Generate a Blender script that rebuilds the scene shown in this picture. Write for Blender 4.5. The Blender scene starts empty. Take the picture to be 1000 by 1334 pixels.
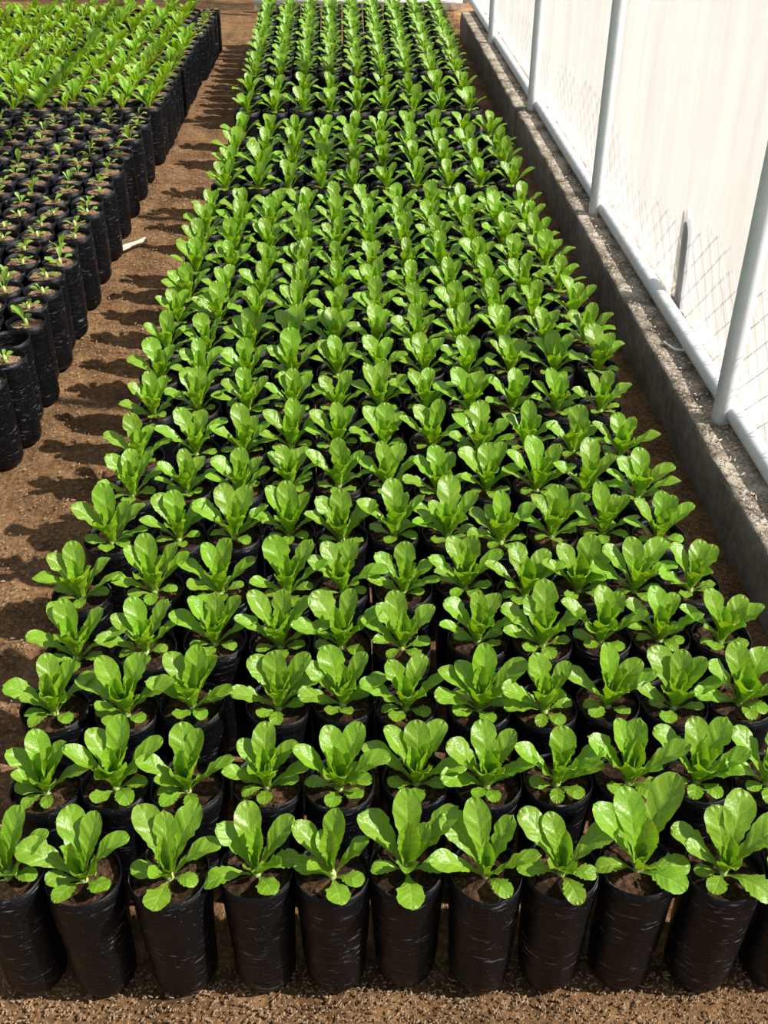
import bpy, math, random
from mathutils import Vector, Matrix, noise

# ------------------------------------------------------------------ camera, sky, sun, exposure
D = 0.115                    # spacing of the grow bags in metres; lengths below are multiples of it
CAM_H = 13.44
F_PX = 1380.0
PITCH = math.radians(35.27)
YAW = math.radians(2.78)
scene = bpy.context.scene
COL = scene.collection

cam_data = bpy.data.cameras.new('camera')
cam_data.sensor_fit = 'VERTICAL'
cam_data.sensor_height = 36.0
cam_data.lens = F_PX / 1334.0 * 36.0
cam_data.clip_start = 0.05
cam_data.clip_end = 200
cam_data.dof.use_dof = False
cam = bpy.data.objects.new('camera', cam_data)
COL.objects.link(cam)
cam.location = (0, 0, CAM_H * D)
cam.rotation_euler = (math.pi / 2 - PITCH, 0, -YAW)
scene.camera = cam

world = bpy.data.worlds.new('sky')
scene.world = world
world.use_nodes = True
wn = world.node_tree
wn.nodes['Background'].inputs['Color'].default_value = (0.80, 0.90, 1.0, 1)
wn.nodes['Background'].inputs['Strength'].default_value = 0.42

SUN_ELEV = math.radians(45)
SUN_AZ = math.radians(-14)          # direction towards the sun, measured from +X (the right), a little towards the camera
sun_data = bpy.data.lights.new('sun', 'SUN')
sun_data.energy = 15.5
sun_data.angle = math.radians(0.8)
sun_data.color = (1.0, 0.955, 0.875)
sun = bpy.data.objects.new('sun', sun_data)
COL.objects.link(sun)
to_sun = Vector((math.cos(SUN_ELEV) * math.cos(SUN_AZ), math.cos(SUN_ELEV) * math.sin(SUN_AZ), math.sin(SUN_ELEV)))
sun.rotation_euler = to_sun.to_track_quat('Z', 'Y').to_euler()

scene.view_settings.view_transform = 'Standard'
scene.view_settings.look = 'None'
scene.view_settings.exposure = 0.0
scene.view_settings.gamma = 1.0
scene.view_settings.use_curve_mapping = False

# ------------------------------------------------------------------ helpers
def sees(X, Y, z, mx=60, my=70):
    """is a point (in multiples of D) inside the photograph's frame, with a margin"""
    fw = Vector((math.sin(YAW) * math.cos(PITCH), math.cos(YAW) * math.cos(PITCH), -math.sin(PITCH)))
    rt = Vector((math.cos(YAW), -math.sin(YAW), 0))
    up = rt.cross(fw)
    v = Vector((X, Y, z - CAM_H))
    d = v.dot(fw)
    if d <= 0: return False
    px = 500 + F_PX * v.dot(rt) / d
    py = 667 - F_PX * v.dot(up) / d
    return -mx < px < 1000 + mx and -my < py < 1334 + my

class MB:
    """collects vertices and faces and links them as one mesh"""
    def __init__(s): s.v, s.f, s.uv, s.m = [], [], [], []
    def add(s, vs, fs, uv=None, mi=0):
        o = len(s.v); s.v += [tuple(p) for p in vs]
        for f in fs: s.f.append(tuple(i + o for i in f)); s.m.append(mi)
        s.uv += list(uv) if uv else [(0.5, 0.5)] * len(vs)
    def mesh(s, name, mats, smooth=True):
        me = bpy.data.meshes.new(name)
        me.from_pydata(s.v, [], s.f)
        if not isinstance(mats, (list, tuple)): mats = [mats]
        for m in mats: me.materials.append(m)
        if len(mats) > 1: me.polygons.foreach_set('material_index', s.m)
        uvl = me.uv_layers.new(name='UVMap')
        for l in me.loops: uvl.data[l.index].uv = s.uv[l.vertex_index]
        if smooth: me.polygons.foreach_set('use_smooth', [True] * len(me.polygons))
        me.update()
        return me

def link(name, me, parent=None, loc=(0, 0, 0), rot=(0, 0, 0), sc=1.0):
    o = bpy.data.objects.new(name, me)
    o.location = loc; o.rotation_euler = rot
    o.scale = (sc, sc, sc) if not isinstance(sc, tuple) else sc
    o.parent = parent
    COL.objects.link(o)
    return o

def tag(o, label=None, cat=None, group=None, kind=None):
    if label: o['label'] = label
    if cat: o['category'] = cat
    if group: o['group'] = group
    if kind: o['kind'] = kind
    return o

def tube(mb, pts, r, n=8, mi=0, cap=True):
    rings = []
    for i, p in enumerate(pts):
        p = Vector(p)
        a = Vector(pts[max(i - 1, 0)]); b = Vector(pts[min(i + 1, len(pts) - 1)])
        t = (b - a).normalized()
        u = t.cross(Vector((0, 0, 1)) if abs(t.z) < 0.9 else Vector((1, 0, 0))).normalized()
        w = t.cross(u)
        rings.append([p + (u * math.cos(2 * math.pi * k / n) + w * math.sin(2 * math.pi * k / n)) * (r[i] if isinstance(r, list) else r) for k in range(n)])
    vs = [q for ring in rings for q in ring]; fs = []
    for i in range(len(pts) - 1):
        for k in range(n):
            fs.append((i * n + k, i * n + (k + 1) % n, (i + 1) * n + (k + 1) % n, (i + 1) * n + k))
    if cap:
        fs.append(tuple(range(n))[::-1]); fs.append(tuple((len(pts) - 1) * n + k for k in range(n)))
    mb.add(vs, fs, mi=mi)

# ------------------------------------------------------------------ materials
class NT:
    def __init__(s, name):
        s.mat = bpy.data.materials.new(name); s.mat.use_nodes = True
        s.t = s.mat.node_tree; s.b = s.t.nodes['Principled BSDF']; s.out = s.t.nodes['Material Output']
    def n(s, typ, **kw):
        nd = s.t.nodes.new(typ)
        for k, v in kw.items():
            if k.startswith('i_'):
                key = k[2:].replace('_', ' ')
                nd.inputs[int(key) if key.isdigit() else key].default_value = v
            else: setattr(nd, k, v)
        return nd
    def l(s, a, b): s.t.links.new(a, b)
    def ramp(s, fac, stops):
        r = s.n('ShaderNodeValToRGB'); e = r.color_ramp.elements
        while len(e) < len(stops): e.new(0.5)
        for el, (p, c) in zip(e, stops): el.position = p; el.color = (*c, 1) if len(c) == 3 else c
        s.l(fac, r.inputs['Fac']); return r.outputs['Color']
    def math(s, op, a, b=None, c=None, clamp=False):
        m = s.n('ShaderNodeMath', operation=op); m.use_clamp = clamp
        for i, x in enumerate((a, b, c)):
            if x is None: continue
            if isinstance(x, (int, float)): m.inputs[i].default_value = x
            else: s.l(x, m.inputs[i])
        return m.outputs[0]
    def mix(s, fac, a, b, typ='MIX'):
        m = s.n('ShaderNodeMix', data_type='RGBA', blend_type=typ)
        for sock, x in ((m.inputs['Factor'], fac), (m.inputs['A'], a), (m.inputs['B'], b)):
            if isinstance(x, (int, float)): sock.default_value = x
            elif isinstance(x, tuple): sock.default_value = (*x, 1) if len(x) == 3 else x
            else: s.l(x, sock)
        return m.outputs['Result']
    def noise(s, scale, detail=4, rough=0.55, vec=None, out='Fac'):
        nd = s.n('ShaderNodeTexNoise'); nd.inputs['Scale'].default_value = scale
        nd.inputs['Detail'].default_value = detail; nd.inputs['Roughness'].default_value = rough
        if vec is not None: s.l(vec, nd.inputs['Vector'])
        return nd.outputs[out]
    def bump(s, h, strength, dist, prev=None):
        b = s.n('ShaderNodeBump'); b.inputs['Strength'].default_value = strength; b.inputs['Distance'].default_value = dist
        s.l(h, b.inputs['Height'])
        if prev is not None: s.l(prev, b.inputs['Normal'])
        return b.outputs['Normal']
    def scaled(s, vec, sc):
        m = s.n('ShaderNodeMapping'); m.inputs['Scale'].default_value = sc
        s.l(vec, m.inputs['Vector']); return m.outputs['Vector']

def leaf_material(name, lam, young, vein, trans=0.38, spread=0.022, gloss=0.36):
    t = NT(name)
    uv = t.n('ShaderNodeUVMap').outputs['UV']
    sep = t.n('ShaderNodeSeparateXYZ'); t.l(uv, sep.inputs[0])
    u, v = sep.outputs['X'], sep.outputs['Y']
    x = t.math('MULTIPLY', t.math('ABSOLUTE', t.math('SUBTRACT', u, 0.5)), 2.0)
    # midrib thins towards the tip
    wid = t.math('MULTIPLY_ADD', v, -0.11, 0.15)
    rib = t.math('SUBTRACT', 1.0, t.math('DIVIDE', x, wid), clamp=True)
    # side veins sweep forwards from the midrib
    ph = t.math('ADD', t.math('MULTIPLY', v, 46.0), t.math('MULTIPLY', x, -9.0))
    s_ = t.math('ABSOLUTE', t.math('SINE', t.math('MULTIPLY', ph, 0.5)))
    side = t.math('POWER', t.math('SUBTRACT', 1.0, s_, clamp=True), 3.0)
    oi = t.n('ShaderNodeObjectInfo').outputs['Random']
    tc = t.n('ShaderNodeTexCoord').outputs['Object']
    mott = t.noise(70, 3, 0.5, tc)
    base = t.mix(mott, lam, young)
    hue = t.n('ShaderNodeHueSaturation'); t.l(base, hue.inputs['Color'])
    t.l(t.math('MULTIPLY_ADD', oi, spread, 0.5 - spread / 2), hue.inputs['Hue'])
    t.l(t.math('MULTIPLY_ADD', oi, 0.35, 0.84), hue.inputs['Value'])
    back = t.n('ShaderNodeNewGeometry').outputs['Backfacing']
    under = t.mix(0.55, hue.outputs['Color'], tuple(min(1, q * f) for q, f in zip(young, (1.25, 1.18, 0.9))))
    top = t.mix(0.35, hue.outputs['Color'], (lam[0] * 1.0, lam[1] * 1.0, 0.035))
    c0 = t.mix(back, top, under)
    c = t.mix(t.math('MULTIPLY', side, 0.28), c0, vein)
    c = t.mix(t.math('MULTIPLY', rib, 0.75), c, vein)
    low = t.n('ShaderNodeMapRange'); t.l(v, low.inputs['Value'])
    low.inputs['From Min'].default_value = 0.30; low.inputs['From Max'].default_value = 0.0
    c = t.mix(t.math('MULTIPLY', low.outputs['Result'], 0.7), c, vein)
    t.l(c, t.b.inputs['Base Color'])
    t.b.inputs['Roughness'].default_value = gloss
    t.b.inputs['Specular IOR Level'].default_value = 0.6
    h = t.math('ADD', t.math('MULTIPLY', s_, 0.6), t.noise(260, 2, 0.5, tc))
    nb = t.bump(h, 0.45, 0.0016)
    t.l(nb, t.b.inputs['Normal'])
    tr = t.n('ShaderNodeBsdfTranslucent')
    t.l(t.mix(1.0, c, (1.0, 1.0, 0.45), 'MULTIPLY'), tr.inputs['Color'])
    t.l(nb, tr.inputs['Normal'])
    mx = t.n('ShaderNodeMixShader'); mx.inputs[0].default_value = trans
    t.l(t.b.outputs[0], mx.inputs[1]); t.l(tr.outputs[0], mx.inputs[2]); t.l(mx.outputs[0], t.out.inputs['Surface'])
    return t.mat

M_LEAF = leaf_material('lettuce_leaf', (0.190, 0.380, 0.010), (0.285, 0.485, 0.016), (0.44, 0.62, 0.13))
M_FIELD = leaf_material('young_lettuce_leaf', (0.22, 0.44, 0.012), (0.33, 0.54, 0.022), (0.40, 0.58, 0.12))
M_SEED = leaf_material('seedling_leaf', (0.22, 0.42, 0.03), (0.34, 0.52, 0.06), (0.48, 0.62, 0.20))

def bag_material():
    t = NT('black_polythene')
    tc = t.n('ShaderNodeTexCoord').outputs['Object']
    oi = t.n('ShaderNodeObjectInfo').outputs['Random']
    add = t.n('ShaderNodeVectorMath', operation='ADD'); t.l(tc, add.inputs[0])
    cmb = t.n('ShaderNodeCombineXYZ'); t.l(t.math('MULTIPLY', oi, 7.0), cmb.inputs['X']); t.l(t.math('MULTIPLY', oi, 3.0), cmb.inputs['Z'])
    t.l(cmb.outputs[0], add.inputs[1]); p = add.outputs[0]
    wr = t.noise(22, 5, 0.62, t.scaled(p, (1, 1, 3.6)))
    mp = t.n('ShaderNodeMapping'); t.l(p, mp.inputs['Vector']); mp.inputs['Scale'].default_value = (30, 30, 190); mp.inputs['Rotation'].default_value = (0.35, -0.35, 0)
    scr = t.noise(1.0, 4, 0.6, mp.outputs[0])
    scm = t.ramp(scr, [(0.60, (0, 0, 0)), (0.70, (1, 1, 1))])
    patch = t.ramp(t.noise(16, 3, 0.5, p), [(0.42, (0, 0, 0)), (0.60, (1, 1, 1))])
    dust = t.math('MULTIPLY', scm, patch)
    spk = t.ramp(t.noise(420, 1, 0.4, p), [(0.74, (0, 0, 0)), (0.80, (1, 1, 1))])
    d = t.math('MAXIMUM', t.math('MULTIPLY', dust, 0.8), t.math('MULTIPLY', spk, 0.8))
    t.l(t.mix(d, (0.0026, 0.0029, 0.0042), (0.22, 0.225, 0.26)), t.b.inputs['Base Color'])
    t.l(t.math('MULTIPLY_ADD', t.noise(30, 3, 0.5, p), 0.25, 0.28), t.b.inputs['Roughness'])
    t.b.inputs['Specular IOR Level'].default_value = 0.22
    n1 = t.bump(wr, 0.7, 0.006)
    t.l(t.bump(scr, 0.35, 0.0012, n1), t.b.inputs['Normal'])
    return t.mat
M_BAG = bag_material()

def soil_material(name, stops, scale=90, bs=0.9, bd=0.006, chips=None):
    t = NT(name)
    tc = t.n('ShaderNodeTexCoord').outputs['Object']
    n1 = t.noise(scale, 6, 0.7, tc)
    n2 = t.noise(scale * 0.12, 3, 0.5, tc)
    f = t.math('MULTIPLY_ADD', t.math('SUBTRACT', n2, 0.5), 0.55, n1)
    c = t.ramp(f, stops)
    if chips:
        vo = t.n('ShaderNodeTexVoronoi'); vo.inputs['Scale'].default_value = 330
        t.l(t.scaled(tc, (1.0, 0.55, 1.0)), vo.inputs['Vector'])
        cc = t.n('ShaderNodeSeparateColor'); t.l(vo.outputs['Color'], cc.inputs[0])
        pick = t.ramp(cc.outputs[0], [(0.86, (0, 0, 0)), (0.90, (1, 1, 1))])
        near = t.ramp(vo.outputs['Distance'], [(0.25, (1, 1, 1)), (0.42, (0, 0, 0))])
        k = t.math('MULTIPLY', t.math('MULTIPLY', pick, near), 0.75)
        c = t.mix(k, c, chips)
    t.l(c, t.b.inputs['Base Color'])
    t.b.inputs['Roughness'].default_value = 0.95
    t.b.inputs['Specular IOR Level'].default_value = 0.15
    t.l(t.bump(f, bs, bd), t.b.inputs['Normal'])
    return t.mat
M_SOIL = soil_material('potting_soil', [(0.28, (0.010, 0.006, 0.004)), (0.5, (0.030, 0.016, 0.009)), (0.72, (0.14, 0.075, 0.040))], 110)
M_SOIL_DRY = soil_material('dry_potting_soil', [(0.28, (0.08, 0.045, 0.026)), (0.5, (0.23, 0.135, 0.085)), (0.72, (0.42, 0.27, 0.17))], 110)
M_GROUND = soil_material('earth_and_husks', [(0.25, (0.05, 0.026, 0.012)), (0.42, (0.135, 0.074, 0.034)), (0.60, (0.25, 0.139, 0.066)), (0.8, (0.42, 0.26, 0.14))], 75, 1.0, 0.009, (0.60, 0.42, 0.24))

def concrete_material():
    t = NT('weathered_concrete')
    geo = t.n('ShaderNodeNewGeometry')
    tc = t.n('ShaderNodeTexCoord').outputs['Object']
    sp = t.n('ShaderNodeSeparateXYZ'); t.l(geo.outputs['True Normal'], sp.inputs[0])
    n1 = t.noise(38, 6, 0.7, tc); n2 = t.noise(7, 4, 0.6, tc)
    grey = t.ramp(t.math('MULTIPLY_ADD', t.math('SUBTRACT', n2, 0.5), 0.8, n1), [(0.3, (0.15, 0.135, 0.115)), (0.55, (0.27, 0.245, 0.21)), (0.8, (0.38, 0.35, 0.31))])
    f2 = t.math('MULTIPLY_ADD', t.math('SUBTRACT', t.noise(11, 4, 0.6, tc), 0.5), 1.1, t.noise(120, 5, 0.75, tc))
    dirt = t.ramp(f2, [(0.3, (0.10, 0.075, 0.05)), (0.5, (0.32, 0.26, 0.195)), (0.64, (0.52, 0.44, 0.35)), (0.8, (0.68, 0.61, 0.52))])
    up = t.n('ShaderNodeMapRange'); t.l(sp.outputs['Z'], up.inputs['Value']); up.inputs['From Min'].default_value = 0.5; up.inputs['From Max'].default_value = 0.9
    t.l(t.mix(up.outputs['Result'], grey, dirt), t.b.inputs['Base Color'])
    t.b.inputs['Roughness'].default_value = 0.92
    t.l(t.bump(t.math('ADD', n1, t.noise(150, 4, 0.7, tc)), 0.8, 0.006), t.b.inputs['Normal'])
    return t.mat
M_CONC = concrete_material()

def film_material():
    t = NT('milky_plastic_film')
    tc = t.n('ShaderNodeTexCoord').outputs['Object']
    st = t.noise(9, 5, 0.6, t.scaled(tc, (1, 1, 0.14)))
    fine = t.noise(45, 4, 0.6, t.scaled(tc, (1, 1, 0.12)))
    c = t.ramp(st, [(0.3, (0.55, 0.555, 0.57)), (0.6, (0.66, 0.675, 0.70))])
    t.b.inputs['Roughness'].default_value = 0.5
    t.b.inputs['Specular IOR Level'].default_value = 0.3
    t.l(c, t.b.inputs['Base Color'])
    nb = t.bump(fine, 0.35, 0.006, t.bump(st, 0.5, 0.02))
    t.l(nb, t.b.inputs['Normal'])
    tr = t.n('ShaderNodeBsdfTranslucent'); t.l(c, tr.inputs['Color']); t.l(nb, tr.inputs['Normal'])
    m1 = t.n('ShaderNodeMixShader'); m1.inputs[0].default_value = 0.42
    t.l(t.b.outputs[0], m1.inputs[1]); t.l(tr.outputs[0], m1.inputs[2])
    tp = t.n('ShaderNodeBsdfTransparent'); tp.inputs['Color'].default_value = (1, 1, 1, 1)
    m2 = t.n('ShaderNodeMixShader'); m2.inputs[0].default_value = 0.44
    t.l(m1.outputs[0], m2.inputs[1]); t.l(tp.outputs[0], m2.inputs[2]); t.l(m2.outputs[0], t.out.inputs['Surface'])
    return t.mat
M_FILM = film_material()

def plain(name, col, rough=0.5, metal=0.0, var=0.0, vs=30, spec=0.5):
    t = NT(name)
    if var:
        tc = t.n('ShaderNodeTexCoord').outputs['Object']
        f = t.noise(vs, 5, 0.65, tc)
        t.l(t.ramp(f, [(0.3, tuple(x * (1 - var) for x in col)), (0.65, col)]), t.b.inputs['Base Color'])
        t.l(t.bump(f, 0.2, 0.002), t.b.inputs['Normal'])
    else: t.b.inputs['Base Color'].default_value = (*col, 1)
    t.b.inputs['Roughness'].default_value = rough; t.b.inputs['Metallic'].default_value = metal
    t.b.inputs['Specular IOR Level'].default_value = spec
    return t.mat
M_PIPE = plain('white_gloss_paint', (0.80, 0.82, 0.82), 0.38, 0, 0.12, 25)
M_WIRE = plain('galvanised_wire', (0.30, 0.28, 0.26), 0.5, 0.5)
M_CASTER = plain('pale_caster', (0.62, 0.57, 0.52), 0.8, 0, 0.3)  # kept pale so the added shadow casters hardly show through the film
M_CHIP = plain('pale_wood_chip', (0.36, 0.24, 0.14), 0.8, 0, 0.3, 300)
M_PALE = plain('pale_flake', (0.62, 0.54, 0.44), 0.7, 0, 0.2, 200)
M_STRAW = plain('dry_straw', (0.62, 0.50, 0.30), 0.7, 0, 0.2, 60)
M_TWINE = plain('white_twine', (0.85, 0.85, 0.83), 0.6)
M_GREY = plain('grey_steel', (0.28, 0.29, 0.30), 0.5, 0.3)
M_ROOT = plain('plant_stem', (0.50, 0.58, 0.22), 0.6)

# ------------------------------------------------------------------ the setting
def ground():
    mb = MB(); x0, x1, y0, y1 = -40.0, 14.0, -3.0, 110.0
    xs = []; x = x0
    while x < x1: xs.append(x); x += (0.14 if -8.2 < x < -3.6 else 0.30) if -9 < x < 9 else (1.2 if x < 24 else 6.0)
    xs.append(x1)
    ys = []; y = y0
    while y < y1: ys.append(y); y += 0.17 if y < 40 else (0.3 if y < 60 else 0.8)
    ys.append(y1)
    vs = []
    for y in ys:
        for x in xs:
            h = noise.noise(Vector((x * 4.1, y * 5.3, 2))) * 0.045 + noise.fractal(Vector((x * 0.55, y * 0.75, 0)), 0.8, 2.1, 4) * 0.085
            h += noise.noise(Vector((x * 1.9, y * 2.6, 5))) * 0.055
            vs.append((x * D, y * D, (h - 0.16) * D))
    n = len(xs)
    fs = [(j * n + i, j * n + i + 1, (j + 1) * n + i + 1, (j + 1) * n + i) for j in range(len(ys) - 1) for i in range(n - 1)]
    mb.add(vs, fs)
    tag(link('ground', mb.mesh('ground', M_GROUND)), kind='structure')
ground()
def film_backing():  # backing slab added outside so the film looks even and whiter
    mb = MB(); vs = []
    nx, ny = 30, 40
    for j in range(ny + 1):
        for i in range(nx + 1):
            x = 10.0 + (150 - 10.0) * i / nx; y = -3 + 113 * j / ny
            vs.append((x * D, y * D, (0.02 + 0.03 * noise.noise(Vector((x * .1, y * .1, 0)))) * D))
    n = nx + 1
    mb.add(vs, [(j * n + i, j * n + i + 1, (j + 1) * n + i + 1, (j + 1) * n + i) for j in range(ny) for i in range(nx)])
    tag(link('film_backing_slab', mb.mesh('film_backing_slab', plain('backing_slab_pale', (0.20, 0.172, 0.142), 0.9, 0, 0.12, 1.5))), kind='structure')
film_backing()

POST_Y = [20.7, 34.4, 47.4, 60.7, 73.0]
def kerb(name, x0, x1, y0, y1, top, seed):
    mb = MB(); ys = []; y = y0
    while y < y1: ys.append(y); y += 0.35
    ys.append(y1)
    prof = [(x0, 0), (x0, 0.3), (x0, 0.6), (x0, top - 0.12), (x0 + 0.03, top - 0.03), (x0 + 0.12, top)]
    k = 6
    prof += [(x0 + 0.12 + (x1 - x0 - 0.2) * (i + 1) / k, top) for i in range(k)] + [(x1, top - 0.1), (x1, 0)]
    vs = []
    for y in ys:
        for i, (x, z) in enumerate(prof):
            q = Vector((x * 1.1 + seed, y * 0.9, z * 1.5))
            a = noise.fractal(q, 0.8, 2.2, 4)
            e = noise.noise(Vector((seed, y * 1.7, i)))
            dx = a * 0.05; dz = noise.noise(q * 2.7) * 0.03 if z > 0.9 else 0
            if 3 <= i <= 5: dx += max(0, e) * 0.08; dz -= max(0, e) * 0.06
            vs.append(((x + dx) * D, y * D, (z + dz if i else -0.3) * D))
    n = len(prof)
    fs = [(j * n + i, j * n + i + 1, (j + 1) * n + i + 1, (j + 1) * n + i)[::-1] for j in range(len(ys) - 1) for i in range(n - 1)]
    fs += [tuple(range(n)), tuple(((len(ys) - 1) * n + i) for i in range(n))[::-1]]
    mb.add(vs, fs)
    return tag(link(name, mb.mesh(name, M_CONC)), kind='structure')
kerb('trim_1', 8.08, 9.95, 3.0, 47.35, 1.10, 1.0)
kerb('trim_2', 8.02, 9.95, 47.42, 69.5, 1.16, 9.0)

def film(name, a, b, z0, z1, ny, nz, amp):
    mb = MB(); vs = []
    a = Vector(a); b = Vector(b); dr = (b - a); L = dr.length; nrm = Vector((-dr.y, dr.x, 0)).normalized()
    for j in range(nz + 1):
        v = (j / nz) ** 1.5; z = z0 + (z1 - z0) * v
        for i in range(ny + 1):
            s = L * i / ny; p = a + dr * (i / ny)
            w = noise.fractal(Vector((s * 1.1 + z * 0.25, z * 0.16, 0)), 0.9, 2.1, 4) * amp + noise.noise(Vector((s * 0.2, z * 0.1, 7))) * amp * 1.2
            p = p + nrm * w
            vs.append((p.x * D, p.y * D, z * D))
    n = ny + 1
    mb.add(vs, [(j * n + i, j * n + i + 1, (j + 1) * n + i + 1, (j + 1) * n + i) for j in range(nz) for i in range(ny)])
    return tag(link(name, mb.mesh(name, M_FILM)), kind='structure')
film('wall_right', (9.46, 1.0, 0), (9.46, 82.0, 0), 1.0, 56.0, 420, 44, 0.05)
film('wall_back', (-4.9, 77.6, 0), (9.2, 77.3, 0), -0.1, 40.0, 120, 20, 0.06)

# painted pipe frame: posts and bottom rail
frame = tag(link('pipe_fence_frame', None, loc=(8.72 * D, 40 * D, 1.1 * D)),
            'white painted pipe frame with slim posts on the concrete kerb beside the plastic wall', 'fence')
def world_part(name, mb, mat, parent, smooth=True):
    me = mb.mesh(name, mat, smooth)
    me.transform(Matrix.Translation(-parent.location))
    return link(name, me, parent)
for y in POST_Y:
    mb = MB()
    lean = 0.0
    tube(mb, [(8.74 * D, y * D, 1.04 * D), (8.74 * D, y * D, 1.2 * D), (8.74 * D, y * D, 10 * D), (8.74 * D, y * D, 24 * D)], 0.215 * D, 20)
    tube(mb, [(8.90 * D, (y + 0.16) * D, 1.36 * D), (9.0 * D, (y + 0.16) * D, 1.36 * D)], 0.09 * D, 8)
    world_part('post', mb, M_PIPE, frame)
mb = MB()
tube(mb, [(8.99 * D, yy * D, (1.345 + 0.012 * math.sin(yy)) * D) for yy in (4, 12, 20, 28, 36, 44, 52, 60, 68, 76.5)], 0.215 * D, 18)
world_part('bottom_rail', mb, M_PIPE, frame)
mb = MB()
tube(mb, [(9.02 * D, yy * D, 23.8 * D) for yy in (4, 40, 76.5)], 0.18 * D, 12)
world_part('top_rail', mb, M_PIPE, frame)

# steel post and rail in front of the far wall
bf = tag(link('back_wall_frame', None, loc=(7.0 * D, 77 * D, 0)), 'thin grey post and white rail in front of the far plastic wall', 'fence')
mb = MB(); tube(mb, [(7.25 * D, 76.9 * D, -0.1 * D), (7.25 * D, 76.9 * D, 22 * D)], 0.13 * D, 10); world_part('post', mb, M_GREY, bf)
mb = MB(); tube(mb, [(-4.9 * D, 77.2 * D, 0.5 * D), (9.1 * D, 77.0 * D, 0.5 * D)], 0.2 * D, 10); world_part('bottom_rail', mb, M_PIPE, bf)

# chain-link fence just outside the film
def chain_link():
    mb = MB(); p = 0.42; r = 0.014; y = 8.0; k = 0
    while y < 76:
        top = 3.5 + 0.5 * math.sin(y * 0.35) + 0.2 * math.sin(y * 1.3)
        n = int((top - 0.3) / (p * 0.95))
        pts = [((9.56 + 0.012 * (i % 2)) * D, (y + p * 0.5 * (1 if (i + k) % 2 else -1)) * D, (0.3 + i * p * 0.95) * D) for i in range(n + 1)]
        tube(mb, pts, r * D, 3, cap=False)
        y += p; k += 1
    o = link('chain_link_fence', mb.mesh('chain_link_fence', M_WIRE, False))
    tag(o, 'low chain-link fence seen as a diamond pattern behind the plastic wall', 'fence')
chain_link()
for y0, top, wd, lb, ln in ((27.25, 3.62, 0.34, 'thin leaning shadow caster added outside the plastic wall, farther of the pair', 0.35), (26.75, 3.45, 0.50, 'broad round-topped shadow caster added outside the plastic wall, nearer of the pair', 0.5)):  # stake-like shapes added behind the film to throw two soft shadows on it
    mb = MB(); vs = []; n = 8; zs = [0.0, 0.8, 1.6, 2.4, 3.0] + [3.0 + (top - 3.0) * math.sin(a * math.pi / 10) for a in (1, 2, 3, 4, 5)]
    hw = [wd / 2] * 5 + [wd / 2 * math.cos(a * math.pi / 10) + 0.01 for a in (1, 2, 3, 4, 5)]
    for z, w in zip(zs, hw):
        yc = y0 + ln * z / 3.0
        vs += [(9.55 * D, (yc - w) * D, z * D), (9.62 * D, (yc - w * .8) * D, z * D), (9.62 * D, (yc + w * .8) * D, z * D), (9.55 * D, (yc + w) * D, z * D)]
    fs = [(i * 4 + a, i * 4 + (a + 1) % 4, (i + 1) * 4 + (a + 1) % 4, (i + 1) * 4 + a) for i in range(len(zs) - 1) for a in range(4)] + [(3, 2, 1, 0), tuple(len(vs) - 4 + i for i in range(4))]
    mb.add(vs, fs)
    tag(link('shadow_caster', mb.mesh('shadow_caster', M_CASTER)), lb, 'stake')

# ------------------------------------------------------------------ grow bags
def bag_mesh(seed, h, r_top=0.495, r_bot=0.415, soil_z=0.18, seg=28):
    rnd = random.Random(seed); off = rnd.random() * 50
    mb = MB(); vs = []
    ov = rnd.uniform(-0.02, 0.02); oa = rnd.random() * 6.28
    zs = [0.0, 0.02, 0.07, 0.16, 0.28, 0.42, 0.56, 0.70, 0.82, 0.92, 1.0]
    def rad(t, a):
        r = r_bot + (r_top - r_bot) * min(1, t * 1.25) ** 0.8
        if t < 0.07: r *= 0.86 + 2.0 * t
        q = Vector((math.cos(a) * 1.2 + off, math.sin(a) * 1.2, t * h * 1.6))
        r += noise.fractal(q, 0.8, 2.2, 3) * 0.013 + noise.noise(Vector((math.cos(a) * 3 + off, math.sin(a) * 3, t * 9))) * 0.008
        r *= 1 + ov * math.cos(2 * (a - oa)) * t
        return r
    def rim(a):
        return 0.022 * math.sin(2 * a + off) + 0.02 * noise.noise(Vector((math.cos(a) * 2 + off, math.sin(a) * 2, 3)))
    for t in zs:
        for k in range(seg):
            a = 2 * math.pi * k / seg; r = rad(t, a)
            z = h * t + (rim(a) if t == 1.0 else 0)
            if t == 0: z = 0.0
            vs.append((r * math.cos(a) * D, r * math.sin(a) * D, z * D))
    inner = [0.0, 0.4, 1.0]
    for t in inner:
        for k in range(seg):
            a = 2 * math.pi * k / seg
            r = rad(1.0, a) - 0.012 - 0.012 * t + 0.012 * noise.noise(Vector((math.cos(a) * 4, math.sin(a) * 4 + off, t * 3))) * t
            z = h + rim(a) - (0.0 if t == 0 else 0.01) - (soil_z + 0.12) * t
            vs.append((r * math.cos(a) * D, r * math.sin(a) * D, z * D))
    nr = len(zs) + len(inner)
    fs = [(i * seg + k, i * seg + (k + 1) % seg, (i + 1) * seg + (k + 1) % seg, (i + 1) * seg + k) for i in range(nr - 1) for k in range(seg)]
    fs.append(tuple(range(seg))[::-1])
    mb.add(vs, fs)
    return mb

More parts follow.
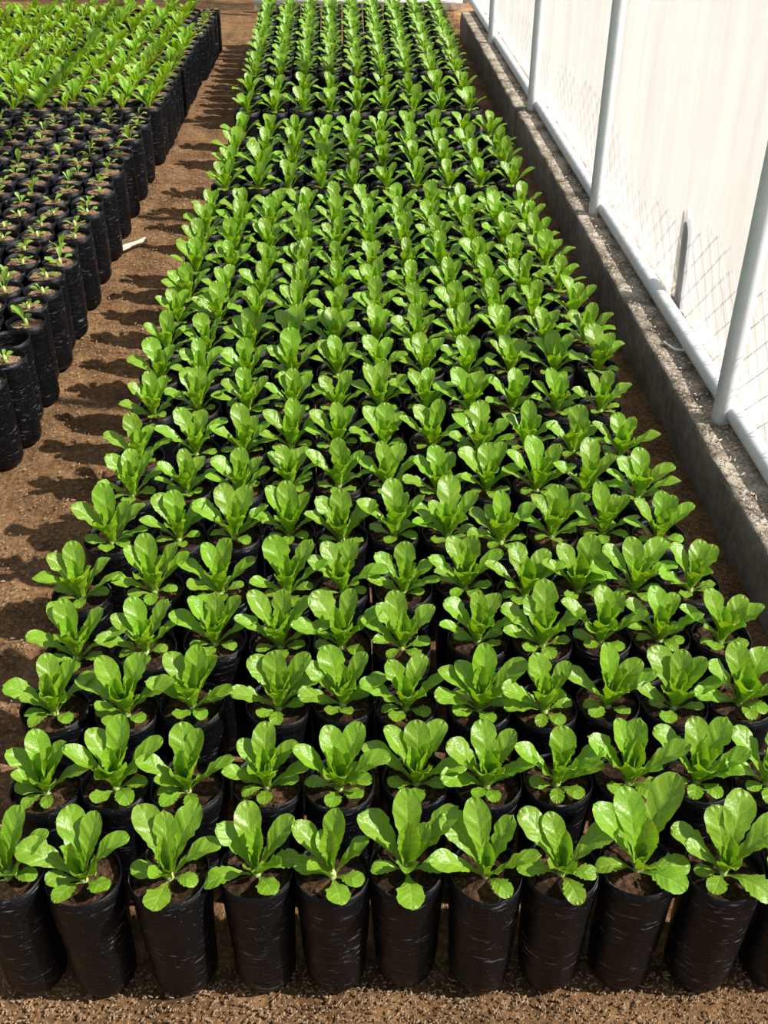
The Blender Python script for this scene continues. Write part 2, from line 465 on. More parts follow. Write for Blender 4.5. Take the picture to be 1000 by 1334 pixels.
def soil_mesh(seed, r=0.47):
    rnd = random.Random(seed); off = rnd.random() * 40
    mb = MB(); vs = [(0, 0, 0.02 * D)]; seg = 18; rr = [0.12, 0.24, 0.34, 0.42, 0.47]
    for q in rr:
        for k in range(seg):
            a = 2 * math.pi * k / seg; x, y = q * math.cos(a), q * math.sin(a)
            z = noise.fractal(Vector((x * 6 + off, y * 6, 0)), 0.8, 2.1, 3) * 0.05 + 0.03 * (1 - q / 0.5)
            vs.append((x * r / 0.47 * D, y * r / 0.47 * D, z * D))
    fs = [(0, 1 + k, 1 + (k + 1) % seg) for k in range(seg)]
    for i in range(len(rr) - 1):
        for k in range(seg):
            fs.append((1 + i * seg + k, 1 + (i + 1) * seg + k, 1 + (i + 1) * seg + (k + 1) % seg, 1 + i * seg + (k + 1) % seg))
    mb.add(vs, fs)
    for c in range(7):     # clods
        a = rnd.random() * 6.28; q = rnd.uniform(0.12, 0.38) * r / 0.47; s = rnd.uniform(0.02, 0.05)
        o = Vector((q * math.cos(a), q * math.sin(a), 0.02))
        ico = [(1, 0, 0), (-1, 0, 0), (0, 1, 0), (0, -1, 0), (0, 0, 1), (0, 0, -1)]
        vv = [(o + Vector(p) * s * rnd.uniform(0.7, 1.3)) * D for p in ico]
        mb.add(vv, [(0, 2, 4), (2, 1, 4), (1, 3, 4), (3, 0, 4), (2, 0, 5), (1, 2, 5), (3, 1, 5), (0, 3, 5)])
    return mb

BAG_H = 2.22
BAGS = [bag_mesh(i, BAG_H) for i in range(8)]
BAG_ME = [b.mesh('grow_bag', M_BAG) for b in BAGS]
LBAG = [bag_mesh(40 + i, BAG_H, 0.485, 0.45, 0.20) for i in range(6)]
LBAG_ME = [b.mesh('tall_grow_bag', M_BAG) for b in LBAG]
SOILS = [soil_mesh(i) for i in range(6)]
SOIL_ME = [s.mesh('soil', M_SOIL) for s in SOILS]
LSOIL_ME = [soil_mesh(20 + i, 0.465).mesh('dry_soil', M_SOIL_DRY) for i in range(4)]

# ------------------------------------------------------------------ leaves
def smooth(x): x = max(0, min(1, x)); return x * x * (3 - 2 * x)
def interp(t, tab):
    for (a, va), (b, vb) in zip(tab, tab[1:]):
        if t <= b: return va + (vb - va) * smooth((t - a) / (b - a)) if b > a else vb
    return tab[-1][1]
PROFILE = {
    'romaine': [(0, .20), (.10, .17), (.25, .24), (.38, .44), (.50, .62), (.62, .86), (.74, 1.0), (.84, .95), (.92, .74), (.97, .48), (1, .0)],
    'round':   [(0, .16), (.15, .13), (.30, .26), (.45, .62), (.60, .92), (.74, 1.0), (.85, .90), (.93, .66), (.975, .40), (1, .0)],
    'cup':     [(0, .42), (.15, .40), (.30, .56), (.50, .84), (.66, 1.0), (.80, .92), (.91, .66), (.97, .38), (1, .0)],
    'oak':     [(0, .16), (.15, .14), (.30, .30), (.42, .42), (.52, .78), (.60, .66), (.72, 1.0), (.82, .86), (.92, .70), (1, .0)],
}
def leaf_geo(W, prof, a0, a1, pw, cup, ruffle, seed, nu=20, nv=10, quilt=0.011, lobe=0.16):
    """a leaf of length 1 growing up +Z and bending towards +X; its upper face looks to -X/+Z"""
    rnd = random.Random(seed); off = rnd.random() * 60
    tw = rnd.uniform(-0.25, 0.25); side = rnd.uniform(-0.05, 0.05)
    vs, uv, fs = [], [], []
    px, pz, lt = 0.0, 0.0, 0.0
    for i in range(nu + 1):
        t = 1 - (1 - i / nu) ** 1.25
        phi = math.radians(a0 + (a1 - a0) * t ** pw)
        px += (t - lt) * math.sin(phi); pz += (t - lt) * math.cos(phi); lt = t
        w = W * interp(t, PROFILE[prof])
        w = max(w, W * 0.03)
        nrm = Vector((-math.cos(phi), 0, math.sin(phi)))
        c = Vector((px, side * t * t, pz))
        for j in range(nv + 1):
            s = -1 + 2 * j / nv
            ww = w
            if 0.22 < t < 0.72: ww *= 1 + lobe * noise.noise(Vector((off + t * 17, 0, 3 if s > 0 else 9))) * (1 if abs(s) > 0.6 else 0.4) * 1.6
            chan = 1.0 if t > 0.4 else 1.0 + (0.4 - t) * 1.5
            dz = cup * ww * abs(s) ** 1.7 * chan
            dz += ruffle * abs(s) ** 2 * math.sin(t * 17 + off + (2.3 if s > 0 else 0)) * smooth(t * 2.2) * W
            dz += quilt * math.sin(t * 46 * 0.5 * 1.0 - abs(s) * 4.5) * (1 - abs(s) * 0.4) * smooth((t - .2) * 3)
            if abs(s) < 0.01: dz -= 0.012
            ysq = ww * s * (1 - 0.22 * min(1, abs(cup)) * abs(s))
            y = Vector((0, math.cos(tw * t), 0)) * ysq + nrm * math.sin(tw * t) * ysq
            vs.append(c + y + nrm * dz); uv.append(((s + 1) / 2, t))
    n = nv + 1
    fs = [(i * n + j, (i + 1) * n + j, (i + 1) * n + j + 1, i * n + j + 1) for i in range(nu) for j in range(nv)]
    return vs, fs, uv

def leaf_set(mat, low=False, wf=0.96):
    kw = dict(nu=9, nv=4, quilt=0.0) if low else {}
    spec = {
        'A': [(0.205, 'romaine', -8, 30, 1.3, 0.22, 0.07), (0.215, 'romaine', -5, 42, 1.5, 0.16, 0.09), (0.19, 'romaine', -10, 22, 1.2, 0.30, 0.06), (0.225, 'romaine', -4, 36, 1.8, 0.12, 0.08), (0.20, 'romaine', -12, 48, 1.6, 0.26, 0.10), (0.21, 'oak', -8, 30, 1.4, 0.20, 0.08)],
        'C': [(0.20, 'cup', -6, 8, 1.0, 0.75, 0.06), (0.18, 'romaine', -4, 10, 1.0, 0.65, 0.05), (0.22, 'cup', -8, 4, 1.0, 0.60, 0.08)],
        'F': [(0.30, 'cup', -2, 34, 1.8, 0.50, 0.12), (0.27, 'cup', 0, 26, 1.6, 0.45, 0.12), (0.31, 'cup', -4, 44, 2.2, 0.48, 0.10)],
        'S': [(0.27, 'round', 0, 62, 1.1, 0.10, 0.06), (0.25, 'round', -6, 78, 1.2, 0.14, 0.05), (0.29, 'round', 5, 50, 1.0, 0.08, 0.08)],
    }
    out = {}
    for k, lst in spec.items():
        out[k] = []
        for i, (W, pr, a0, a1, pw, cup, rf) in enumerate(lst):
            g = leaf_geo(W * wf, pr, a0, a1, pw, cup, rf, hash((ord(k), i)) % 1000 + i, **kw)
            mb = MB(); mb.add([p * D for p in g[0]], g[1], g[2])
            out[k].append((g, mb.mesh('leaf', mat)))
    return out
LEAF = leaf_set(M_LEAF)
LEAF_LOW = leaf_set(M_LEAF, True)
FIELD_LOW = leaf_set(M_FIELD, True, 0.82)
SEED_LOW = leaf_set(M_SEED, True)

# whole-plant habits: (azimuth, lean from vertical, length, leaf kind); 90 is away from the camera, 180 left
HABITS = [
    [(92, 20, 1.07, 'A'), (148, 34, .98, 'A'), (38, 34, .98, 'A'), (186, 54, .92, 'A'), (352, 52, .92, 'A'), (85, 5, .80, 'C'), (120, 10, .60, 'C'), (205, 16, .62, 'C'), (248, 16, .74, 'F'), (300, 18, .70, 'F'), (262, 38, .50, 'S'), (312, 38, .50, 'S'), (20, 42, .52, 'S'), (172, 42, .50, 'S')],
    [(112, 22, 1.08, 'A'), (52, 26, .98, 'A'), (10, 44, 1.0, 'A'), (166, 50, 1.0, 'A'), (215, 34, .70, 'A'), (80, 4, .78, 'C'), (150, 14, .66, 'C'), (40, 12, .55, 'C'), (268, 16, .72, 'F'), (318, 24, .66, 'F'), (240, 42, .56, 'S'), (310, 42, .50, 'S'), (195, 44, .48, 'S')],
    [(136, 34, 1.05, 'A'), (88, 18, 1.08, 'A'), (38, 32, 1.02, 'A'), (8, 52, .98, 'A'), (184, 50, .92, 'A'), (88, 3, .78, 'C'), (190, 12, .62, 'C'), (238, 20, .72, 'F'), (292, 14, .68, 'F'), (265, 44, .55, 'S'), (335, 40, .50, 'S'), (205, 44, .48, 'S')],
    [(95, 14, 1.14, 'A'), (160, 40, .95, 'A'), (26, 42, 1.0, 'A'), (196, 56, .84, 'A'), (130, 22, .86, 'A'), (75, 2, .74, 'C'), (20, 12, .58, 'C'), (255, 14, .76, 'F'), (325, 22, .66, 'F'), (290, 42, .52, 'S'), (225, 42, .50, 'S'), (0, 44, .50, 'S'), (150, 44, .45, 'S')],
    [(64, 26, 1.05, 'A'), (114, 18, 1.05, 'A'), (158, 42, 1.02, 'A'), (12, 46, .96, 'A'), (338, 44, .78, 'A'), (90, 4, .76, 'C'), (165, 12, .60, 'C'), (228, 22, .70, 'F'), (280, 16, .72, 'F'), (250, 42, .52, 'S'), (305, 42, .50, 'S'), (185, 44, .50, 'S'), (35, 44, .5, 'S')],
]
# the front row read off the photograph one by one
FRONT = {
    0: [(60, 22, 1.1, 'A'), (110, 20, .95, 'A'), (150, 40, 1.0, 'A'), (90, 5, .8, 'C'), (20, 44, .9, 'A'), (250, 25, .6, 'F'), (310, 30, .6, 'F'), (340, 42, .55, 'S'), (230, 42, .55, 'S')],
    1: [(112, 26, 1.15, 'A'), (72, 26, 1.08, 'A'), (14, 46, 1.07, 'A'), (168, 58, 1.15, 'A'), (82, 6, .82, 'C'), (165, 24, .66, 'C'), (270, 22, .55, 'F'), (318, 30, .62, 'F'), (243, 42, .68, 'S'), (320, 40, .60, 'S'), (190, 40, .55, 'S')],
    2: [(126, 38, 1.2, 'A'), (95, 26, 1.0, 'A'), (58, 28, 1.15, 'A'), (10, 54, 1.07, 'A'), (84, 3, .85, 'C'), (232, 32, .60, 'F'), (262, 50, .72, 'S'), (332, 40, .55, 'S'), (178, 46, .58, 'S'), (290, 26, .5, 'C')],
    3: [(96, 20, 1.22, 'A'), (140, 36, 1.0, 'A'), (40, 40, 1.1, 'A'), (85, 4, .84, 'C'), (200, 56, .82, 'S'), (275, 22, .62, 'F'), (330, 34, .66, 'F'), (300, 40, .62, 'S'), (12, 48, .7, 'S')],
    4: [(142, 40, 1.05, 'A'), (60, 22, 1.18, 'A'), (92, 6, 1.0, 'C'), (14, 46, .82, 'A'), (215, 34, .66, 'F'), (282, 42, .74, 'S'), (335, 42, .55, 'S'), (170, 46, .6, 'S'), (110, 22, .8, 'A')],
    5: [(92, 20, 1.35, 'A'), (150, 42, 1.18, 'A'), (135, 46, 1.15, 'A'), (28, 44, 1.2, 'A'), (90, 6, .92, 'C'), (40, 28, .85, 'A'), (262, 28, .64, 'F'), (272, 50, .76, 'S'), (355, 46, .62, 'S'), (188, 42, .62, 'S')],
    6: [(98, 24, 1.2, 'A'), (130, 44, 1.08, 'A'), (42, 34, 1.07, 'A'), (85, 4, .80, 'C'), (182, 56, 1.0, 'A'), (352, 52, 1.0, 'A'), (285, 24, .6, 'F'), (240, 26, .5, 'C'), (305, 42, .6, 'S')],
    7: [(132, 36, 1.15, 'A'), (100, 30, 1.0, 'A'), (22, 44, 1.15, 'A'), (70, 10, .88, 'C'), (180, 52, .75, 'S'), (225, 30, .6, 'F'), (288, 28, .62, 'F'), (280, 46, .66, 'S'), (345, 44, .6, 'S')],
    8: [(134, 36, 1.3, 'A'), (98, 32, 1.25, 'A'), (45, 36, 1.5, 'A'), (82, 8, 1.05, 'C'), (188, 50, .72, 'S'), (350, 46, .8, 'S'), (320, 46, .82, 'S'), (265, 24, .66, 'F'), (300, 22, .5, 'C')],
    9: [(78, 30, 1.35, 'A'), (105, 22, 1.15, 'A'), (20, 46, 1.35, 'A'), (88, 4, .75, 'C'), (165, 44, .85, 'A'), (150, 48, 1.05, 'A'), (275, 20, .75, 'F'), (310, 46, .82, 'S'), (235, 42, .6, 'S'), (190, 44, .5, 'S')],
}
def leaves(habit, rnd, scale, jit=9, spin=0.0):
    for az, lean, ln, kind in habit:
        yield (math.radians(az + spin + rnd.uniform(-jit, jit)), math.radians(lean + rnd.uniform(-4, 5)), ln * scale * rnd.uniform(0.93, 1.07), kind)

def leaf_xform(az, lean, ln, rnd, kind):
    r0 = {'A': 0.035, 'C': 0.015, 'F': 0.03, 'S': 0.045}[kind]
    z0 = {'A': 0.05, 'C': 0.07, 'F': 0.05, 'S': 0.02}[kind]
    # the baked curve already bends outwards, so lean the base a little less
    return (r0 * math.cos(az) * D, r0 * math.sin(az) * D, z0 * D), (rnd.uniform(-0.10, 0.10), lean * 0.86, az), ln * 0.90

def stem_mesh():
    mb = MB()
    tube(mb, [(0, 0, -0.06 * D), (0, 0, 0.02 * D), (0, 0, 0.10 * D), (0, 0, 0.17 * D)], [0.040 * D, 0.055 * D, 0.05 * D, 0.02 * D], 8)
    return mb
STEM_ME = stem_mesh().mesh('stem', M_ROOT)

def foliage_mb(sets, habit, rnd, scale, jit=14, spin=0.0, skip=()):
    mb = MB()
    for az, lean, ln, kind in leaves(habit, rnd, scale, jit, spin):
        if kind in skip: continue
        loc, rot, sc = leaf_xform(az, lean, ln, rnd, kind)
        g, _ = rnd.choice(sets[kind])
        from mathutils import Euler
        M = Matrix.Translation(loc) @ Euler(rot, 'XYZ').to_matrix().to_4x4() @ Matrix.Scale(sc * D, 4)
        mb.add([M @ p for p in g[0]], g[1], g[2])
    return mb

ORD = ['', 'first', 'second', 'third', 'fourth', 'fifth', 'sixth', 'seventh', 'eighth', 'ninth', 'tenth', 'eleventh', 'twelfth',
       'thirteenth', 'fourteenth', 'fifteenth', 'sixteenth', 'seventeenth', 'eighteenth', 'nineteenth', 'twentieth', 'twenty-first', 'twenty-second', 'twenty-third', 'twenty-fourth']

# ------------------------------------------------------------------ the middle bed
NEAR_ROWS = [
[(-4.31,8.42),(-3.36,8.34),(-2.29,8.32),(-1.18,8.29),(-0.27,8.25),(0.70,8.29),(1.69,8.13),(2.61,8.13),(3.60,8.12),(4.64,8.03),(5.67,8.05)],
[(-4.11,9.75),(-3.18,9.77),(-2.19,9.70),(-1.11,9.67),(-0.14,9.60),(0.94,9.66),(1.88,9.56),(2.79,9.52),(3.82,9.52),(4.78,9.50),(5.65,9.41)],
[(-4.28,11.21),(-3.22,11.13),(-2.29,11.20),(-1.03,11.13),(-0.03,11.20),(0.84,11.05),(1.92,11.00),(2.92,10.89),(3.80,10.96),(4.81,10.89),(5.79,10.92)],
[(-4.18,12.36),(-3.13,12.47),(-2.06,12.60),(-1.03,12.51),(-0.04,12.46),(0.87,12.38),(2.09,12.45),(3.08,12.31),(4.04,12.35),(5.00,12.36),(5.92,12.26)],
[(-4.36,13.80),(-3.20,13.95),(-2.08,13.85),(-0.94,13.80),(-0.02,13.79),(0.99,13.70),(2.03,13.79),(3.04,13.54),(4.05,13.63),(4.86,13.55),(5.71,13.55)],
[(-4.10,15.37),(-2.95,15.40),(-1.95,15.40),(-0.92,15.44),(0.01,15.19),(0.99,15.33),(1.99,15.26),(2.82,15.05),(3.69,15.17),(4.56,15.20),(5.64,14.96)],
[(-3.96,16.82),(-2.93,16.92),(-1.81,16.87),(-0.85,16.98),(0.01,16.94),(0.89,16.87),(1.83,16.64),(2.83,16.70),(3.68,16.68),(4.55,16.56),(5.48,16.31)],
[(-3.99,18.07),(-2.88,18.30),(-1.88,18.28),(-0.98,18.45),(-0.11,18.46),(0.89,18.30),(1.87,18.31),(2.87,18.08),(3.86,18.21),(4.68,17.97),(5.51,17.84)],
[(-3.93,19.90),(-3.01,20.02),(-1.96,20.03),(-0.99,20.05),(0.06,19.97),(1.07,19.99),(1.91,19.95),(2.77,19.74),(3.71,19.79),(4.51,19.65),(5.49,19.61)],
]
SOIL_Z = BAG_H - 0.15
FRONT_LABELS = [
    'half-cropped lettuce in the front row at the bottom left corner of the photo',
    'wide lettuce in second bag of the front row, one long leaf stretched flat left',
    'lettuce in third bag of the front row with a round leaf hanging over the rim',
    'lettuce in fourth bag of the front row, short leaf held out left over the rim',
    'lettuce in fifth bag of the front row with two tall leaves forming a V',
    'tallest-centred lettuce in sixth bag of the front row, long leaf pointing straight up',
    'lettuce in seventh bag of the front row, leaves fanned evenly with pale soil below',
    'lettuce in eighth bag of the front row, broad leaf reaching up to the right',
    'largest lettuce of the front row, ninth bag, with one very broad right leaf',
    'lettuce in tenth bag of the front row, pale grey-green leaf standing at the back',
    'lettuce mostly cut off at the right end of the front row',
]
GRP = 'lettuces in black grow bags on the middle bed'
cnt = 0
def lettuce_thing(X, Y, seed, label, scale, habit, jit, spin, detail, lean=(0, 0), wide=0.99):
    rnd = random.Random(seed)
    root = link('potted_lettuce', None, loc=(X * D, Y * D, -0.06 * D), rot=(lean[0], lean[1], 0))
    tag(root, label, 'lettuce', GRP)
    link('grow_bag', BAG_ME[seed % 8], root, rot=(0, 0, rnd.random() * 6.28), sc=(wide, wide, 1.0))
    link('soil', SOIL_ME[seed % 6], root, loc=(0, 0, SOIL_Z * D), rot=(0, 0, rnd.random() * 6.28), sc=(wide, wide, 1.0))
    if detail:
        head = link('lettuce_stem', STEM_ME, root, loc=(0, 0, SOIL_Z * D))
        for az, ln_, l, kind in leaves(habit, rnd, scale, jit, spin):
            loc, rot, sc = leaf_xform(az, ln_, l, rnd, kind)
            link('leaf', rnd.choice((LEAF if detail == 2 else LEAF_LOW)[kind])[1], head, loc, rot, sc)
    return root

def mirror(h): return [(180 - a, b, c, k) for a, b, c, k in h]
rr = random.Random(5)
for row in NEAR_ROWS:                      # bags stand side by side without cutting into each other
    for it in range(40):
        for i in range(len(row) - 1):
            (xa, ya), (xb, yb) = row[i], row[i + 1]
            g = 0.94 - (xb - xa)
            if g > 0: row[i] = (xa - g / 2, ya); row[i + 1] = (xb + g / 2, yb)
for r, row in enumerate(NEAR_ROWS):
    for c, (X, Y) in enumerate(row):
        if not sees(X, Y, 2.2, 90, 140): continue
        if r == 0 and c in FRONT: hb, jit, spin = FRONT[c] + [(130, 10, .55, 'C'), (50, 8, .5, 'C')], 3, 0
        else:
            hb = rr.choice(HABITS); jit, spin = 12, rr.uniform(-14, 14)
            if rr.random() < 0.4: hb = mirror(hb)
            hb = hb + [(140, 8, .5, 'C'), (15, 20, .7, 'C')]
        lab = FRONT_LABELS[c] if r == 0 else 'lettuce in black bag, near block, %s row from the front, %s from the left' % (ORD[r + 1], ORD[c + 1])
        lettuce_thing(X, Y, 100 + r * 20 + c, lab, rr.uniform(0.90, 1.05) if r else 0.91, hb, jit, spin, 2, (rr.uniform(-.01, .01), rr.uniform(-.008, .008)),
                      min(1.0, min([abs(X - row[q][0]) for q in (c - 1, c + 1) if 0 <= q < len(row)])))

def block(table, ncol, name, first_row, scale, detail, seed0, jx=0.02):
    for r, (Y, xl, xr) in enumerate(table):
        for c in range(ncol):
            X = xl + (xr - xl) * c / (ncol - 1) + rr.uniform(-jx, jx); y = Y + rr.uniform(-0.08, 0.08)
            hb = rr.choice(HABITS)
            if rr.random() < 0.4: hb = mirror(hb)
            lab = 'lettuce in black bag, %s block, %s row from its front, %s from the left' % (name, ORD[first_row + r], ORD[c + 1])
            lettuce_thing(X, y, seed0 + r * 20 + c, lab, scale * rr.uniform(0.90, 1.06), hb, 14, rr.uniform(-16, 16), detail, (rr.uniform(-.01, .01), rr.uniform(-.006, .006)), {10: 1.01, 9: 1.06}.get(ncol, 0.97))
block([(21.46, -4.02, 5.94), (22.91, -4.02, 5.91), (24.42, -3.92, 5.92), (25.94, -3.80, 5.86), (27.52, -3.77, 5.81), (29.13, -3.77, 5.80), (30.58, -3.75, 5.78), (31.83, -3.70, 5.78)], 11, 'near', 10, 1.02, 2, 400)
block([(34.50, -3.49, 5.91), (36.41, -3.42, 5.89), (38.14, -3.38, 5.86), (40.21, -3.31, 5.91)], 10, 'second', 1, 1.02, 1, 700)
block([(43.79, -3.32, 5.50), (46.29, -3.33, 5.56)], 9, 'third', 1, 1.02, 1, 800)

# the farthest block: dense rows of smaller plants
FAR_FOL = [foliage_mb(LEAF_LOW, HABITS[i % 5] if i < 5 else mirror(HABITS[i % 5]), random.Random(60 + i), 0.80, 16, 0, ()) for i in range(8)]
FAR_ME = [m.mesh('foliage', M_LEAF) for m in FAR_FOL]
stuff = MB()
BAG_LOW = [bag_mesh(70 + i, BAG_H, seg=12) for i in range(3)]
nf = 15
for r in range(nf):
    f = r / (nf - 1); Y = 49.7 + (66.2 - 49.7) * f; xl = -3.31 + 0.04 * f; xr = 5.66 + 0.36 * f
    for c in range(9):
        X = xl + (xr - xl) * c / 8 + rr.uniform(-.02, .02); y = Y + rr.uniform(-.04, .04); sp = rr.uniform(-.3, .3)
        if r < 6:
            root = link('potted_lettuce', None, loc=(X * D, y * D, -0.06 * D))
            tag(root, 'small lettuce in black bag, farthest block, %s row from its front, %s from the left' % (ORD[r + 1], ORD[c + 1]), 'lettuce', GRP)
            link('grow_bag', BAG_ME[(r + c) % 8], root, rot=(0, 0, rr.random() * 6), sc=(1.07, 1.07, 1.0))
            link('soil', SOIL_ME[(r + c) % 6], root, loc=(0, 0, SOIL_Z * D), sc=(1.07, 1.07, 1.0))
            link('foliage', FAR_ME[(r * 3 + c) % 8], root, loc=(0, 0, SOIL_Z * D), rot=(0, 0, sp))
        else:
            M = Matrix.Translation((X * D, y * D, -0.06 * D)) @ Matrix.Rotation(sp, 4, 'Z')
            for mb_, z, mi in ((BAG_LOW[(r + c) % 3], 0, 0), (SOILS[(r + c) % 6], SOIL_Z, 1), (FAR_FOL[(r * 3 + c) % 8], SOIL_Z, 2)):
                stuff.add([M @ (Vector((p[0] * (1.07 if mi < 2 else 1), p[1] * (1.07 if mi < 2 else 1), p[2])) + Vector((0, 0, z * D))) for p in mb_.v], mb_.f, mb_.uv, mi)
tag(link('potted_lettuces', stuff.mesh('potted_lettuces', [M_BAG, M_SOIL, M_LEAF])), 'dense far end of the middle lettuce bed, plants too small to count', 'lettuces', None, 'stuff')

# ------------------------------------------------------------------ the left bed
SEEDLING_HABITS = [
    [(20, 46, .42, 'S'), (170, 44, .44, 'S'), (95, 22, .40, 'S'), (275, 30, .30, 'S'), (60, 12, .30, 'A')],
    [(0, 40, .48, 'S'), (130, 30, .42, 'S'), (215, 46, .36, 'S'), (300, 40, .32, 'S')],
    [(45, 30, .50, 'S'), (190, 40, .46, 'S'), (110, 18, .48, 'A'), (320, 44, .34, 'S'), (250, 42, .32, 'S')],
    [(90, 10, .62, 'A'), (150, 26, .60, 'A'), (30, 34, .55, 'A'), (200, 44, .40, 'S'), (340, 44, .42, 'S')],
]
SEED_FOL = [foliage_mb(SEED_LOW, SEEDLING_HABITS[i % 4], random.Random(90 + i), 1.0, 25) for i in range(8)]
SEED_ME = [m.mesh('seedling_foliage', M_SEED) for m in SEED_FOL]
LS_Z = BAG_H - 0.11
EMPTY = {(2, 0)}
nrow = 0
for r in range(23):
    Y = 21.6 + r * 0.985
    f = (Y - 21.6) / 21.5
    xc0 = -7.86 + 0.32 * f + (0.12 if r % 2 else -0.06)
    for c in range(11):
        X = xc0 - c * 1.055 + rr.uniform(-.03, .03); y = Y + rr.uniform(-.03, .03) + (0.10 if c % 2 else 0)
        if not sees(X, y, 1.2, 45, 10): continue
        root = link('potted_seedling', None, loc=(X * D, y * D, -0.06 * D), rot=(rr.uniform(-.012, .012), rr.uniform(-.02, .012), 0))
        empty = (r, c) in EMPTY
        lab = ('empty black grow bag with slumped rim beside the path among the seedlings' if empty else
               'tiny seedling in black bag, left bed, %s row from near end, %s from path' % (ORD[r + 1], ORD[c + 1]))
        tag(root, lab, 'grow bag' if empty else 'seedling', 'seedlings in black grow bags on the left bed')
        link('grow_bag', LBAG_ME[(r * 3 + c) % 6], root, rot=(0, 0, rr.random() * 6.28))
        link('soil', LSOIL_ME[(r + c) % 4], root, loc=(0, 0, (LS_Z - (0.45 if empty else rr.uniform(0, .10))) * D), rot=(0, 0, rr.random() * 6))
        if empty: continue
        sp = rr.random() * 6.28; sc = rr.uniform(0.62, 1.0)
        if r < 12:
            st = link('seedling_stem', STEM_ME, root, loc=(0, 0, (LS_Z + 0.0) * D), rot=(0, 0, sp), sc=(0.5, 0.5, 1.0))
            r2 = random.Random(r * 31 + c)
            # keep leaf shapes undistorted: the stem object is thin but its leaves are not squeezed
            st.scale = (1, 1, 1)
            for az, lean, ln, kind in leaves(SEEDLING_HABITS[r2.randrange(4)], r2, sc * 1.0, 25):
                loc, rot, s2 = leaf_xform(az, lean, ln, r2, kind)
                link('leaf', r2.choice(SEED_LOW[kind])[1], st, loc, rot, s2)
        else:
            link('seedling_foliage', SEED_ME[(r * 5 + c) % 8], root, loc=(0, 0, (LS_Z + 0.02) * D), rot=(0, 0, sp), sc=sc)

FIELD_HABITS = [
    [(90, 14, 1.15, 'A'), (140, 30, 1.1, 'A'), (40, 30, 1.1, 'A'), (180, 48, 1.0, 'A'), (0, 50, 1.0, 'A'), (230, 40, .8, 'A'), (310, 40, .8, 'A'), (80, 4, .8, 'C'), (270, 28, .7, 'A'), (350, 10, .7, 'C'), (115, 40, .9, 'A'), (60, 8, 1.0, 'A')],
    [(70, 20, 1.15, 'A'), (120, 24, 1.0, 'A'), (170, 40, 1.1, 'A'), (20, 44, 1.1, 'A'), (215, 46, .9, 'A'), (330, 44, .9, 'A'), (90, 4, .8, 'C'), (265, 34, .8, 'A'), (200, 12, .7, 'C')],
]
FIELD_FOL = [foliage_mb(FIELD_LOW, FIELD_HABITS[i % 2], random.Random(200 + i), 0.90, 26) for i in range(10)]
FIELD_ME = [m.mesh('foliage', M_FIELD) for m in FIELD_FOL]
def leafy_block(y0, y1, n, xr0, xr1, name, edge_seed):
    for r in range(n):
        f = r / max(1, n - 1); Y = y0 + (y1 - y0) * f
        xc0 = xr0 + (xr1 - xr0) * f - 0.5
        for c in range(18):
            X = xc0 - c * 1.08 + rr.uniform(-.04, .04); y = Y + rr.uniform(-.06, .06)
            if not sees(X, y, 2.8, 12, 4): continue
            root = link('potted_leafy_plant', None, loc=(X * D, y * D, -0.06 * D), rot=(rr.uniform(-.012, .012), rr.uniform(-.012, .012), 0))
            small = edge_seed and c == 0
            tag(root, '%s in black bag, left bed, %s block, %s row, %s from path' % ('tiny seedling' if small else 'leafy lettuce', name, ORD[r + 1], ORD[c + 1]),
                'seedling' if small else 'lettuce', 'seedlings edging the left bed' if small else 'leafy lettuces on the left bed')
            link('grow_bag', LBAG_ME[(r * 3 + c) % 6], root, rot=(0, 0, rr.random() * 6.28))
            link('soil', LSOIL_ME[(r + c) % 4], root, loc=(0, 0, LS_Z * D))
            if small: link('seedling_foliage', SEED_ME[(r * 5 + c) % 8], root, loc=(0, 0, LS_Z * D), rot=(0, 0, rr.random() * 6.28), sc=0.9)
            else: link('foliage', FIELD_ME[(r * 7 + c * 3) % 10], root, loc=(0, 0, LS_Z * D), rot=(0, 0, rr.uniform(-3.14, 3.14)), sc=rr.uniform(0.85, 1.07))
leafy_block(44.6, 57.2, 12, -6.80, -6.45, 'near leafy', False)
leafy_block(58.8, 68.4, 9, -6.27, -5.85, 'far leafy', True)
leafy_block(71.5, 82.0, 8, -5.55, -5.40, 'farthest leafy', True)

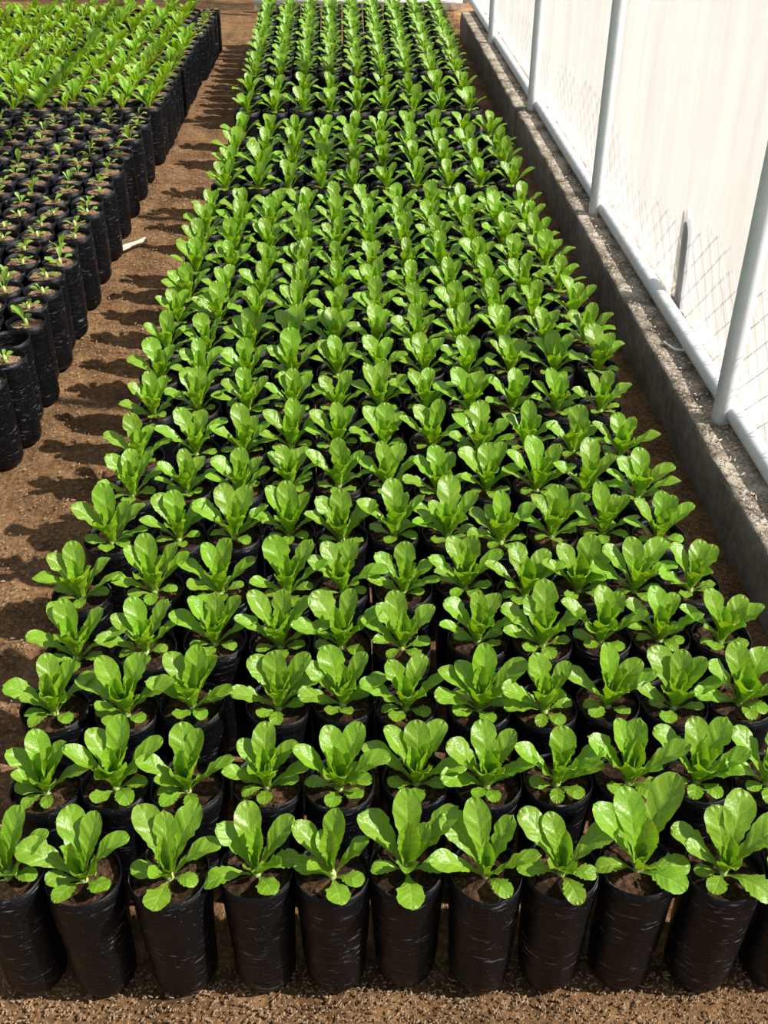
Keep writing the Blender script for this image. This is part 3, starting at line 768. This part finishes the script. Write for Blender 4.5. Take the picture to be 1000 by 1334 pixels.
# ------------------------------------------------------------------ litter
def litter():
    mb = MB(); rnd = random.Random(3)
    pts = [(-7.35, 34.55), (-7.0, 34.85), (-6.75, 35.15), (-6.45, 35.45)]
    tube(mb, [(x * D, y * D, (0.06 + rnd.uniform(0, .05)) * D) for x, y in pts], [0.10 * D, 0.09 * D, 0.07 * D, 0.09 * D], 6)
    tube(mb, [(-7.55 * D, 34.4 * D, 0.03 * D), (-7.1 * D, 34.5 * D, 0.08 * D), (-6.9 * D, 34.9 * D, 0.06 * D)], 0.04 * D, 5)
    tag(link('white_splinter', mb.mesh('white_splinter', M_PALE)), 'pale splinter of litter lying on the brown path', 'litter')
    mb = MB()
    tube(mb, [(8.45 * D, 24.6 * D, 1.16 * D), (8.62 * D, 24.1 * D, 1.2 * D), (8.78 * D, 23.95 * D, 1.25 * D), (8.86 * D, 24.2 * D, 1.34 * D), (8.84 * D, 24.6 * D, 1.45 * D)], 0.03 * D, 6)
    tag(link('twine_hook', mb.mesh('twine_hook', M_TWINE)), 'short curl of white twine hanging from the bottom rail', 'twine')
litter()

def flakes(name, n, area, size, mat, label, cat, seed, zf):
    rnd = random.Random(seed); mb = MB()
    for i in range(n):
        x, y = area(rnd)
        a = rnd.random() * 6.28; l = rnd.uniform(*size); w = l * rnd.uniform(0.22, 0.5); t = rnd.uniform(-.4, .4)
        ux, uy = math.cos(a), math.sin(a); z = zf(x, y)
        e = 0.3 * l * abs(t) + 0.02
        vs = []
        for s, q in ((-1, -1), (1, -1), (1, 1), (-1, 1)):
            vs.append(((x + (ux * s * l - uy * q * w) / 2) * D, (y + (uy * s * l + ux * q * w) / 2) * D, (z + e + s * t * l / 2 + rnd.uniform(0, .01)) * D))
        vs.append((x * D, y * D, (z + e + 0.03) * D))
        mb.add(vs, [(0, 1, 4), (1, 2, 4), (2, 3, 4), (3, 0, 4)])
    tag(link(name, mb.mesh(name, mat, False)), label, cat, None, 'stuff')
def gz(x, y):
    h = noise.fractal(Vector((x * 0.55, y * 0.75, 0)), 0.8, 2.1, 4) * 0.085 + noise.noise(Vector((x * 1.9, y * 2.6, 5))) * 0.055
    return h - 0.13
flakes('wood_chips', 9000, lambda q: (q.uniform(-6, 7), 6.0 + 2.4 * q.random()), (0.02, 0.065), M_CHIP, 'fine brown wood chips strewn over the ground in front', 'chips', 1, gz)
flakes('path_chips', 2000, lambda q: ((lambda y: (q.uniform(-7.4, -4.3), y))(10 + 34 * q.random() ** 1.3)), (0.03, 0.09), M_CHIP, 'scattered chips and husks on the brown path', 'chips', 2, gz)
flakes('side_chips', 1500, lambda q: (q.uniform(6.3, 8.0), 9 + 25 * q.random()), (0.03, 0.07), M_CHIP, 'chips on the soil strip below the kerb', 'chips', 3, gz)
flakes('kerb_flakes', 1100, lambda q: (8.15 + 0.75 * q.random() ** 1.3, 12 + 45 * q.random() ** 1.4), (0.02, 0.11), M_PALE, 'pale flakes and dry debris lying on the kerb top', 'debris', 4, lambda x, y: 1.13 if y < 47.4 else 1.19)
